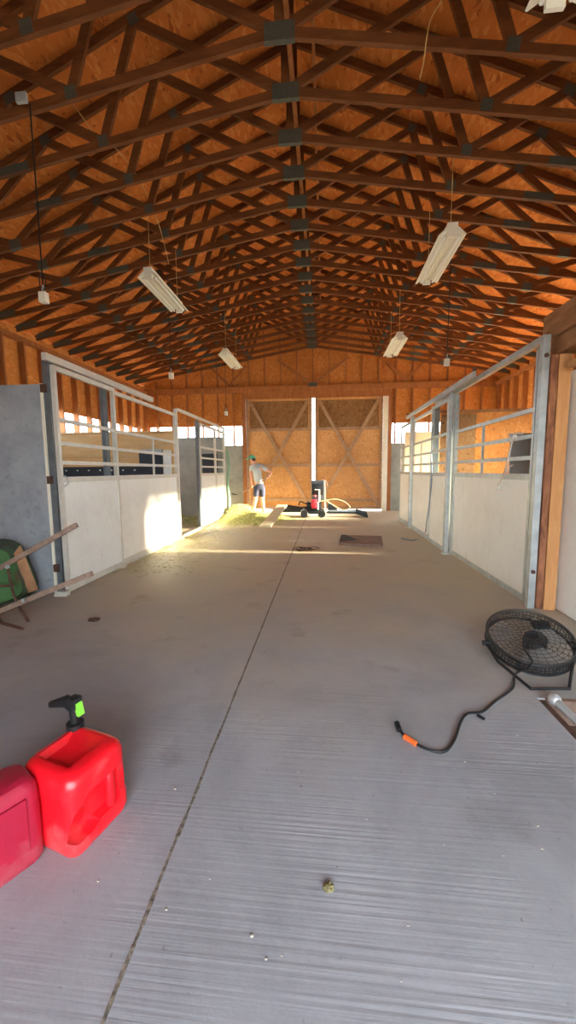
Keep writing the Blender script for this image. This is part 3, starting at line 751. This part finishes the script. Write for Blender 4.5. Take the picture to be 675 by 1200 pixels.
# bare rusty strip on the right flank of the tray
pa, pb, pc, pd = at(16, 648, 3.40), at(24, 638, 3.50), at(45, 690, 3.54), at(33, 694, 3.40)
off = Vector((.012, -.014, 0))
MB().quadbox([pa+off, pb+off, pc+off, pd+off, pa+off*1.5, pb+off*1.5, pc+off*1.5, pd+off*1.5]).build('bare_patch', 'traytan', o, smooth=False)
l0, l1, l2 = at(9, 665, 3.22), at(20, 708, 3.05), onf(33, 728, .012)
MB().tube([l0, at(14, 690, 3.14), l1, l2], .011, 8).build('leg', 'rust', t)
MB().tube([at(-14, 700, 3.1), onf(2, 730, .012), onf(27, 737, .012)], .012, 8).build('leg', 'rust', t)
MB().tube([at(-20, 688, 3.2), at(16, 686, 3.16)], .012, 8).build('cross_brace', 'rust', t)
for q in (at(10, 664, 3.21), at(29, 703, 2.985)): MB().tube([q, q+Vector((0, -.022, 0))], .017, 10).build('bolt', 'galv', t)
wc = h2a.lerp(h1a, .45)+Vector((-.25, .02, -.12))
ring = [wc+Vector((.17*math.cos(a), .0, .17*math.sin(a))) for a in [2*PI*k/20 for k in range(21)]]
MB().tube(ring, .04, 10, cap=False).build('wheel', 'rubber', t)
MB().tube([wc+Vector((0, -.09, 0)), wc+Vector((0, .09, 0))], .02, 10).build('axle', 'rust', t)

# ---------------------------------------------------------------- drum fan
fc = at(620, 750, 2.66); R_ = .262
t = empty('drum_fan', (fc.x, fc.y, 0), 'black round floor fan lying face up with its u-shaped stand', 'fan')
tilt = Matrix.Rotation(math.radians(20), 4, 'X') @ Matrix.Rotation(math.radians(-4), 4, 'Y')
def FT(v): return fc+(tilt @ Vector(v))
def ringp(r, z, n=48): return [FT((r*math.cos(2*PI*k/n), r*math.sin(2*PI*k/n), z)) for k in range(n+1)]
hz = .038
dr = MB()
for z in (-hz, hz): dr.tube(ringp(R_, z), .0085, 8, cap=False)
for z in (-hz*.5, 0, hz*.5): dr.tube(ringp(R_+.002, z), .003, 6, cap=False)
for k in range(72):
    a = 2*PI*k/72; dr.tube([FT((R_*math.cos(a), R_*math.sin(a), -hz)), FT((R_*math.cos(a), R_*math.sin(a), hz))], .0028, 5)
dr.build('drum_cage', 'blackm', t)
for nm_, z in (('front_grille', hz+.004), ('rear_grille', -hz-.004)):
    g = MB()
    for r in (R_-.004,): g.tube(ringp(r, z), .006, 8, cap=False)
    for r in [.05+.03*k for k in range(7)]: g.tube(ringp(r, z+.012*(1-r/R_), 32), .002, 4, cap=False)
    for k in range(28):
        a = 2*PI*k/28; g.tube([FT((.05*math.cos(a), .05*math.sin(a), z+.012)), FT((R_*math.cos(a), R_*math.sin(a), z))], .002, 5)
    g.build(nm_, 'cage', t)
MB().tube([FT((0.03, -.02, -.03)), FT((.03, -.02, .04))], [.075, .068], 20).build('motor', 'motor', t)
bx = MB().box(-.05, .05, -.03, .03, -.012, .02); bx.v = [FT(p+Vector((.10, .08, .055))) for p in bx.v]; bx.build('switch_box', 'motor', t, bevel=.004)
for k in range(3):
    b = MB(); a0 = k*2*PI/3+.5
    rows = []
    for i in range(7):
        u = i/6; r = .07+.17*u; wd = .35+.25*math.sin(PI*u*.8)
        rows.append([(r, a0-wd), (r, a0+wd)])
    n = len(b.v)
    for (ra, rb) in rows:
        for zoff in (0, .003):
            b.v.append(FT((ra[0]*math.cos(ra[1]), ra[0]*math.sin(ra[1]), -.02+zoff))); b.v.append(FT((rb[0]*math.cos(rb[1]), rb[0]*math.sin(rb[1]), .018+zoff)))
    for i in range(6):
        q = n+4*i
        b.f += [[q, q+1, q+5, q+4], [q+2, q+6, q+7, q+3], [q, q+4, q+6, q+2], [q+1, q+3, q+7, q+5]]
    b.f += [[n, n+2, n+3, n+1], [n+24, n+25, n+27, n+26]]
    b.build('blade', 'blade', t)
pl, prr = FT((-R_-.025, -.02, 0)), FT((R_+.025, -.02, 0))
for q, s in ((pl, -1), (prr, 1)): MB().tube([q+Vector((-s*.03, 0, 0)), q+Vector((s*.02, 0, 0))], .018, 10).build('pivot_knob', 'blackm', t)
u1, u2 = onf(622, 807, .012), onf(667, 807, .012)
MB().tube([pl, pl+(u1-pl)*.35+Vector((-.02, -.02, -.02)), u1, u2, prr+(u2-prr)*.4, prr], .0095, 8).build('stand', 'blackm', t)
pw = [FT((.04, .0, .06)), FT((-.04, -.02, .085)), FT((-.10, -.13, .07)), FT((-.105, -.26, .06)), onf(604, 790, .01), onf(601, 806, .008), onf(580, 822, .008), onf(565, 834, .008), onf(548, 836, .008), onf(540, 846, .008), onf(533, 866, .008), onf(522, 880, .008), onf(507, 880, .008), onf(488, 872, .008), onf(472, 860, .008), onf(467, 850, .02)]
t2 = t
pc_ = MB().tube(smooth_pts(pw), .0065, 8).build('power_cord', 'black', t)
a, b = onf(488, 872, .012), onf(474, 863, .012)
MB().tube([a, b], .013, 10).build('orange_tag', 'orange', pc_)
MB().tube([onf(468, 856, .02), onf(465, 847, .03)], .014, 10).build('plug', 'black', pc_)
a = onf(560, 838, .012)
MB().tube([a, a+Vector((.02, -.03, 0))], .008, 8).build('cord_tie', 'black', pc_)

# ---------------------------------------------------------------- mats, debris, clumps
c = onf(423, 634, 0)
t = empty('floor_board', (c.x, c.y, 0), 'dark brown board lying alone on the aisle floor', 'board')
A, B_, C_, D_ = onf(397, 639), onf(449, 641), onf(447, 630), onf(400, 629)
z = Vector((0, 0, .035))
MB().quadbox([A, B_, C_, D_, A+z, B_+z, C_+z, D_+z]).build('slab', 'oldwood', t, smooth=False)
z2 = Vector((0, 0, .042)); z1 = Vector((0, 0, .036))
MB().quadbox([A.lerp(D_, .25)+z1, A.lerp(C_, .40)+z1, D_.lerp(C_, .12)+z1, D_+z1, A.lerp(D_, .25)+z2, A.lerp(C_, .4)+z2, D_.lerp(C_, .12)+z2, D_+z2]).build('black_patch', 'rubber', t, smooth=False)
c = onf(360, 643, .012)
f = MB()
for k in range(5):
    cc = c+Vector((random.uniform(-.1, .1), random.uniform(-.1, .1), .0)); r = random.uniform(.06, .14)
    f.tube([cc+Vector((r*math.cos(a)*1.3, r*math.sin(a), .005*math.sin(3*a+k)+.002*k)) for a in [2*PI*i/20*.9 for i in range(21)]], .005, 6)
tag(f.build('wire_coil', 'rust'), 'small tangle of rusty wire on the aisle floor behind the seam', 'wire')
def clump(px, py, r, mat, name, lb, cat, grp=None, fl=.6):
    c = onf(px, py, 0)
    bm = bmesh.new(); bmesh.ops.create_icosphere(bm, subdivisions=3, radius=1)
    for v in bm.verts:
        n = 1+.35*noise.noise(v.co*2.2+Vector((px, py, 0)))+.15*noise.noise(v.co*6)
        v.co = Vector((v.co.x*r*n, v.co.y*r*.8*n, max(v.co.z, -.6)*r*fl*n))
    zmin = min(v.co.z for v in bm.verts)
    for v in bm.verts: v.co.z -= zmin
    me = bpy.data.meshes.new(name); bm.to_mesh(me); bm.free()
    o = link(me, name, mat); o.location = (c.x, c.y, 0); tag(o, lb, cat, grp)
clump(385, 1042, .017, 'dung', 'dung_clump', 'small olive clump alone on the near floor, right of the seam', 'clump')
clump(110, 727, .05, 'rust', 'dirt_clump', 'dark flattened dirt clump near the foot of the left stall door', 'clump', fl=.25)
for (px, py, r) in ((295, 1097, .008), (195, 1066, .006), (205, 925, .009), (330, 1120, .004), (312, 1124, .005), (630, 968, .007), (635, 995, .006), (545, 893, .006), (478, 1085, .004), (246, 1030, .004), (590, 1003, .004), (115, 1033, .005), (470, 1150, .004), (606, 862, .006), (580, 930, .004), (430, 960, .004), (350, 905, .005), (520, 990, .004), (310, 765, .008), (255, 800, .006)):
    clump(px, py, r*.75, 'stone', 'pebble', 'tiny pale pebble or chip scattered on the near concrete floor', 'pebble', 'pebbles scattered over the near floor')

# ---------------------------------------------------------------- hay
f = MB()
def hz_(x, y): return max(0, .42*math.exp(-((x+2.40)/.34)**2-((y-10.7)/.7)**2)+.11*math.exp(-((x+1.7)/.6)**2-((y-10.4)/.5)**2))*(.75+.5*noise.noise(Vector((x*3, y*3, 0))))
NX, NY = 44, 50
vv = []
X0_, X1_, YA_, YB_ = -2.75, -.7, 9.2, 11.9
b0 = len(f.v)
for j in range(NY):
    for i in range(NX):
        x = X0_+(X1_-X0_)*i/(NX-1); y = YA_+(YB_-YA_)*j/(NY-1)
        f.v.append(Vector((x, y, hz_(x, y)+.012*noise.noise(Vector((x*20, y*20, 1)))-.012)))
for j in range(NY-1):
    for i in range(NX-1):
        f.f.append([b0+j*NX+i, b0+j*NX+i+1, b0+(j+1)*NX+i+1, b0+(j+1)*NX+i])
def straw(x, y, z, L):
    a = random.uniform(0, 2*PI); e = random.uniform(-.15, .35)
    d = Vector((math.cos(a)*math.cos(e), math.sin(a)*math.cos(e), math.sin(e)))*L
    p = Vector((x, y, z+.004)); s_ = d.cross(Vector((0, 0, 1))).normalized()*.0035
    if (p+d).z < .004: d.z = .004
    n = len(f.v); f.v += [p-s_, p+s_, p+d, p+Vector((0, 0, .005))]
    f.f += [[n, n+1, n+2], [n, n+3, n+2], [n+1, n+3, n+2], [n, n+1, n+3]]
for k in range(9000):
    x = random.gauss(-2.05, .42); y = random.gauss(10.3, .6)
    if x < -2.72 or x > -.5 or y > 12.2: continue
    straw(x, y, max(0, hz_(x, y)), random.uniform(.05, .18))
for k in range(2600):
    x = -2.74+abs(random.gauss(0, .9)); y = random.uniform(4.6, 10.5)
    if random.random() > math.exp(-(x+2.74)*1.3)+.06: continue
    straw(x, y, 0, random.uniform(.03, .10))
me_o = f.build('hay', 'hay', smooth=False); tag(me_o, 'loose yellow green hay heaped at the person\'s feet and strewn along the left stalls', 'hay', kind='stuff')
f = MB()
for k in range(2200):
    x = random.uniform(-4.6, -2.86); y = random.uniform(8.6, 10.2); straw(x, y, abs(noise.noise(Vector((x*2, y*2, 0))))*.25, random.uniform(.06, .2))
tag(f.build('stall_bedding', 'haystack', smooth=False), 'dull green hay bedding inside the far left stall doorway', 'hay', kind='stuff')

# ---------------------------------------------------------------- pale board near the machine
t = MB().beam(onf(311, 617, .02)+Vector((0, 0, 0)), at(331, 592, 10.3), .26, .04, (0, 0, 1)).build('loose_plank', 'board', smooth=False)
tag(t, 'pale wooden plank propped up on the machine beside the hay', 'plank')

# ---------------------------------------------------------------- machine on the floor before the doors
YM = 10.75
def A_(px, py, dy_=0): return at(px, py, YM+dy_)
t = empty('log_splitter', (A_(372, 600).x, YM, 0), 'low black machine with long beams, red tank and hoses before the big doors', 'machine')
MB().beam(A_(330, 598), A_(366, 598), .12, .10).build('left_beam', 'blackm', t, bevel=.008)
MB().tube([A_(334, 593, -.09), A_(352, 596, -.09), A_(366, 595, -.09)], .045, 12).build('cylinder', 'blackm', t)
MB().tube([A_(318, 597, -.09), A_(336, 595, -.09)], .02, 10).build('piston_rod', 'chrome', t)
rb_ = MB().beam(A_(384, 600), A_(423, 599), .12, .10).build('right_beam', 'galv', t, bevel=.008)
MB().beam(A_(382, 600.5, -.07), A_(426, 601, -.07), .02, .05).build('beam_flange', 'blackm', rb_, smooth=False)
e = A_(427, 601)
MB().quadbox([A_(417, 602, -.12), A_(432, 607.4, -.12), A_(432, 607.4, .12), A_(417, 602, .12), A_(417, 596, -.12), A_(430, 600, -.12), A_(430, 600, .12), A_(417, 596, .12)]).build('foot', 'blackm', t, bevel=.01)
c0 = A_(366, 604)
MB().box(A_(353, 0).x, A_(380, 0).x, YM-.2, YM+.2, .10, .16).build('engine_tray', 'blackm', t, bevel=.008)
for s in (-.24, .24):
    for xx in (A_(357, 600).x, A_(377, 600).x):
        wc = Vector((xx, YM+s, .105)); 
        MB().tube([wc+Vector((0, -.035, 0)), wc+Vector((0, .035, 0))], .10, 18).build('wheel', 'rubber', t)
MB().box(A_(358, 0).x, A_(378, 0).x, YM-.10, YM+.14, .16, .42).build('engine_block', 'blackm', t, bevel=.02)
MB().tube([A_(354, 597, -.15), A_(360, 603, -.15)], .07, 14).build('pump', 'galv', t)
MB().box(A_(364.5, 0).x, A_(382, 0).x, YM-.04, YM+.04, .42, 1.02).build('upright_frame', 'galv_dark', t, bevel=.01)
MB().box(A_(365, 0).x, A_(379.5, 0).x, YM-.10, YM-.042, .62, .93).build('control_box', 'black', t, bevel=.01)
MB().beam(A_(381.5, 606, -.07), A_(380.5, 563, -.07), .05, .05).build('side_post', 'white', t, smooth=False)
MB().tube([A_(369, 574, -.13), A_(374, 574, -.13), A_(374, 588, -.13)], .02, 8).build('pipe', 'cream_metal', t)
MB().tube(smooth_pts([A_(376, 563, -.05), A_(377, 560, -.05), A_(380, 560, -.05), A_(382.5, 564, -.05), A_(384, 570, -.05)]), .010, 8).build('lever', 'rust', t)
rt_ = MB().box(A_(364.5, 0).x, A_(371.5, 0).x, YM-.26, YM-.11, .26, .50).build('red_tank', 'redpaint', t, bevel=.03)
MB().box(A_(371.8, 0).x, A_(374, 0).x, YM-.25, YM-.12, .22, .42).build('white_guard', 'white', t, bevel=.01)
MB().tube([A_(369, 582, -.18), A_(369, 580, -.18)], .03, 10).build('tank_cap', 'redpaint', rt_)
MB().tube(smooth_pts([A_(373, 588, -.16), A_(384, 586, -.1), A_(394, 585, -.05), A_(405, 589, 0), A_(410, 595, 0), A_(402, 597, 0), A_(394, 594, -.02), A_(383, 587, -.1)]), .013, 8).build('hose', 'tanhose', t)
MB().tube(smooth_pts([A_(383, 587, .05), A_(390, 594, .05), A_(396, 598, 0)]), .014, 8).build('hose', 'tanhose', t)
MB().tube(smooth_pts([A_(350, 592, -.05), A_(352, 588, -.05), A_(358, 590, -.1), A_(366, 592, -.1)]), .018, 8).build('hose', 'black', t)
MB().quadbox([A_(384, 599, -.02), A_(398, 599, -.02), A_(398, 599, .02), A_(384, 599, .02), A_(384, 590, -.02), A_(388, 591, -.02), A_(388, 591, .02), A_(384, 590, .02)]).build('wedge', 'blackm', t, smooth=False)

# ---------------------------------------------------------------- the person
YPn = 11.0
def skin_mesh(name, nodes, edges, mat, parent, root=0, sub=2):
    me = bpy.data.meshes.new(name); me.from_pydata([tuple(n[0]) for n in nodes], edges, [])
    o = bpy.data.objects.new(name, me); col.objects.link(o)
    md = o.modifiers.new('skin', 'SKIN'); md.use_smooth_shade = True
    for i, n in enumerate(nodes):
        sv = me.skin_vertices[0].data[i]; r = n[1]; sv.radius = r if isinstance(r, tuple) else (r, r); sv.use_root = (i == root)
    sd = o.modifiers.new('sub', 'SUBSURF'); sd.levels = sub; sd.render_levels = sub
    bake(o); me2 = o.data; me2.materials.clear(); me2.materials.append(M[mat])
    o.parent = parent; me2.transform(wmat(parent).inverted())
    return o
def pp(px, py, d=0.0): return at(px, py, YPn+d)
t = empty('person', (onf(302, 604).x, YPn, 0), 'person in mint cap, grey t-shirt and navy shorts bending over the hay with a fork', 'person')
pel = pp(304.0, 568, 0); wst = pp(302.5, 562, 0); chst = pp(301, 552, 0); ucs = pp(300.0, 546.5, -.01); nck = pp(297.5, 543, -.01); hd0 = pp(296, 540.5, -.01); hd1 = pp(295.2, 536.5, -.01)
shL = pp(294.7, 547.5, -.02); elL = pp(294, 558, -.08); wrL = pp(295.2, 568, -.12); haL = pp(295.5, 571, -.12)
shR = pp(307.5, 547.5, 0); elR = pp(317.8, 553.5, .02); wrR = pp(314.3, 560, -.10); haR = pp(312.6, 562, -.14)
hpL = pp(300.8, 572, -.02); knL = pp(299.3, 586, -.02); anL = pp(295.8, 600.5, 0); toL = pp(293, 603.4, -.03)
hpR = pp(307.2, 572, .02); knR = pp(307.5, 586, .05); anR = pp(309.2, 600, .03); toR = pp(306.5, 603.2, -.02)
for q, z in ((anL, .085), (anR, .085), (toL, .045), (toR, .045)): q.z = z
nodes = [(pel, (.155, .12)), (wst, (.145, .11)), (chst, (.165, .12)), (ucs, (.15, .10)), (nck, .062), (hd0, .075), (hd1, (.095, .085)),
         (shL, .062), (elL, .043), (wrL, .031), (shR, .064), (elR, .045), (wrR, .032),
         (hpL, .095), (knL, .062), (anL, .042), (toL, .038), (hpR, .095), (knR, .062), (anR, .042), (toR, .038),
         (knL.lerp(anL, .3), .060), (knR.lerp(anR, .3), .060)]
edges = [(0, 1), (1, 2), (2, 3), (3, 4), (4, 5), (5, 6), (3, 7), (7, 8), (8, 9), (3, 10), (10, 11), (11, 12), (0, 13), (13, 14), (14, 21), (21, 15), (15, 16), (0, 17), (17, 18), (18, 22), (22, 19), (19, 20)]
skin_mesh('body', nodes, edges, 'skin', t)
skin_mesh('shirt', [(pel.lerp(wst, .15), (.168, .145)), (wst, (.165, .13)), (chst, (.178, .135)), (ucs, (.155, .115)), (nck.lerp(ucs, .45), .085), (shL, .075), (shL.lerp(elL, .55), .068), (shR, .076), (shR.lerp(elR, .6), .066)],
          [(0, 1), (1, 2), (2, 3), (3, 4), (3, 5), (5, 6), (3, 7), (7, 8)], 'shirt', t)
skin_mesh('shorts', [(pel, (.168, .14)), (hpL, .108), (knL.lerp(hpL, .18), .086), (hpR, .108), (knR.lerp(hpR, .18), .086), (pel.lerp(wst, .55), (.155, .125))],
          [(0, 1), (1, 2), (0, 3), (3, 4), (0, 5)], 'shorts', t)
hc = pp(295.3, 537.5, -.01)
capm = MB(); rings = []
for i in range(6):
    a = i/5*PI/2*.95; rings.append([hc+Vector((.108*math.cos(a)*math.cos(2*PI*k/18), .118*math.cos(a)*math.sin(2*PI*k/18), .012+.095*math.sin(a))) for k in range(18)])
cap_o = capm.loft(rings).build('cap', 'mint', t)
bq = hc+Vector((-.10, -.02, .0))
MB().quadbox([bq+Vector((.03, -.075, -.0)), bq+Vector((-.085, -.045, -.035)), bq+Vector((-.085, .055, -.035)), bq+Vector((.03, .085, 0)),
              bq+Vector((.03, -.075, .018)), bq+Vector((-.085, -.045, -.022)), bq+Vector((-.085, .055, -.022)), bq+Vector((.03, .085, .018))]).build('cap_brim', 'mint', cap_o, bevel=.005)
MB().ball(hc+Vector((.03, 0, -.035)), .078, .088, .06).build('hair', 'hair', t)
MB().ball(hc+Vector((-.098, -.01, -.06)), .018, .014, .022).build('nose', 'skin', t)
MB().ball(hc+Vector((.005, -.092, -.045)), .016, .01, .026).build('ear', 'skin', t)
for s in (-1, 1): MB().ball(hc+Vector((-.088, -.01+s*.032, -.032)), .009, .011, .007).build('eye', 'hair', t)
MB().ball(hc+Vector((-.090, -.01, -.095)), .008, .024, .006).build('mouth', 'redpaint', t)
fk0, fk1 = pp(315.5, 558.5, -.14), pp(283.5, 577.5, -.14)
for hn, wr_, axis in (('left_hand', wrL, .70), ('right_hand', wrR, .08)):
    gp = fk0.lerp(fk1, .63 if hn == 'left_hand' else .06); dd = (fk1-fk0).normalized()
    nodes = [(wr_, .028), (wr_.lerp(gp, .6)+Vector((0, 0, .012)), (.036, .02))]; edges = [(0, 1)]
    for k in range(4):
        o_ = dd*(.03-.02*k); n = len(nodes); L = (1, 1.1, 1.02, .82)[k]
        nodes += [(gp+o_+Vector((0, -.028, .008)), .0095), (gp+o_+Vector((0, -.026*L, -.020*L)), .009), (gp+o_+Vector((0, .004, -.026*L)), .008)]
        edges += [(1, n), (n, n+1), (n+1, n+2)]
    n = len(nodes); nodes += [(gp+dd*.035+Vector((0, .012, .022)), .011), (gp+dd*.05+Vector((0, -.012, .018)), .0095)]; edges += [(1, n), (n, n+1)]
    skin_mesh(hn, nodes, edges, 'skin', t, 0, 1)
for nm2, an, to in (('left_shoe', anL, toL), ('right_shoe', anR, toR)):
    c = an.lerp(to, .55); dv = (to-an); dv.z = 0; dv.normalize(); sv = Vector((-dv.y, dv.x, 0))
    rr_ = []
    for z, k in ((0.0, 1), (.03, 1.02), (.06, .86), (.085, .55)):
        rr_.append([Vector((c.x, c.y, z))+dv*(.135*k*math.cos(a))+sv*(.052*k*math.sin(a)) for a in [2*PI*i/16 for i in range(16)]])
    MB().loft(rr_).build('shoe', 'shoe', t)
f = empty('pitchfork', fk1, 'hay fork held by the person, tines pointing left', 'fork')
MB().tube([fk0, fk1], .013, 8).build('shaft', 'handlewood', f)
dv = (fk1-fk0).normalized(); sd = Vector((0, 1, 0)); dn = Vector((-.95, 0, -.1)).normalized()
MB().tube([fk1-sd*.09, fk1+sd*.09], .009, 8).build('crossbar', 'blackm', f)
for k in range(4):
    s0 = fk1+sd*(-.09+.06*k)
    MB().tube(smooth_pts([s0, s0+dn*.09+Vector((0, 0, -.03)), s0+dn*.2+Vector((0, 0, -.03)), s0+dn*.30+Vector((0, 0, .01))], 4), [.006]*13 if False else .006, 6).build('tine', 'blackm', f)

# ---------------------------------------------------------------- light
wd = bpy.data.worlds.new('world'); S.world = wd; wd.use_nodes = True
bg = wd.node_tree.nodes['Background']; bg.inputs['Color'].default_value = (0.80, 0.90, 1.0, 1); bg.inputs['Strength'].default_value = 10.0
sl = bpy.data.lights.new('sun', 'SUN'); sl.energy = 50; sl.angle = math.radians(4); sl.color = (1.0, .86, .62)
so = bpy.data.objects.new('sun', sl); col.objects.link(so)
sd_ = Vector((-1.0, .02, -.25)).normalized()
so.rotation_euler = sd_.to_track_quat('-Z', 'Y').to_euler(); so.location = (20, 0, 8)
S.view_settings.view_transform = 'Standard'; S.view_settings.look = 'None'; S.view_settings.gamma = 1; S.view_settings.use_curve_mapping = False
S.view_settings.exposure = 0.7
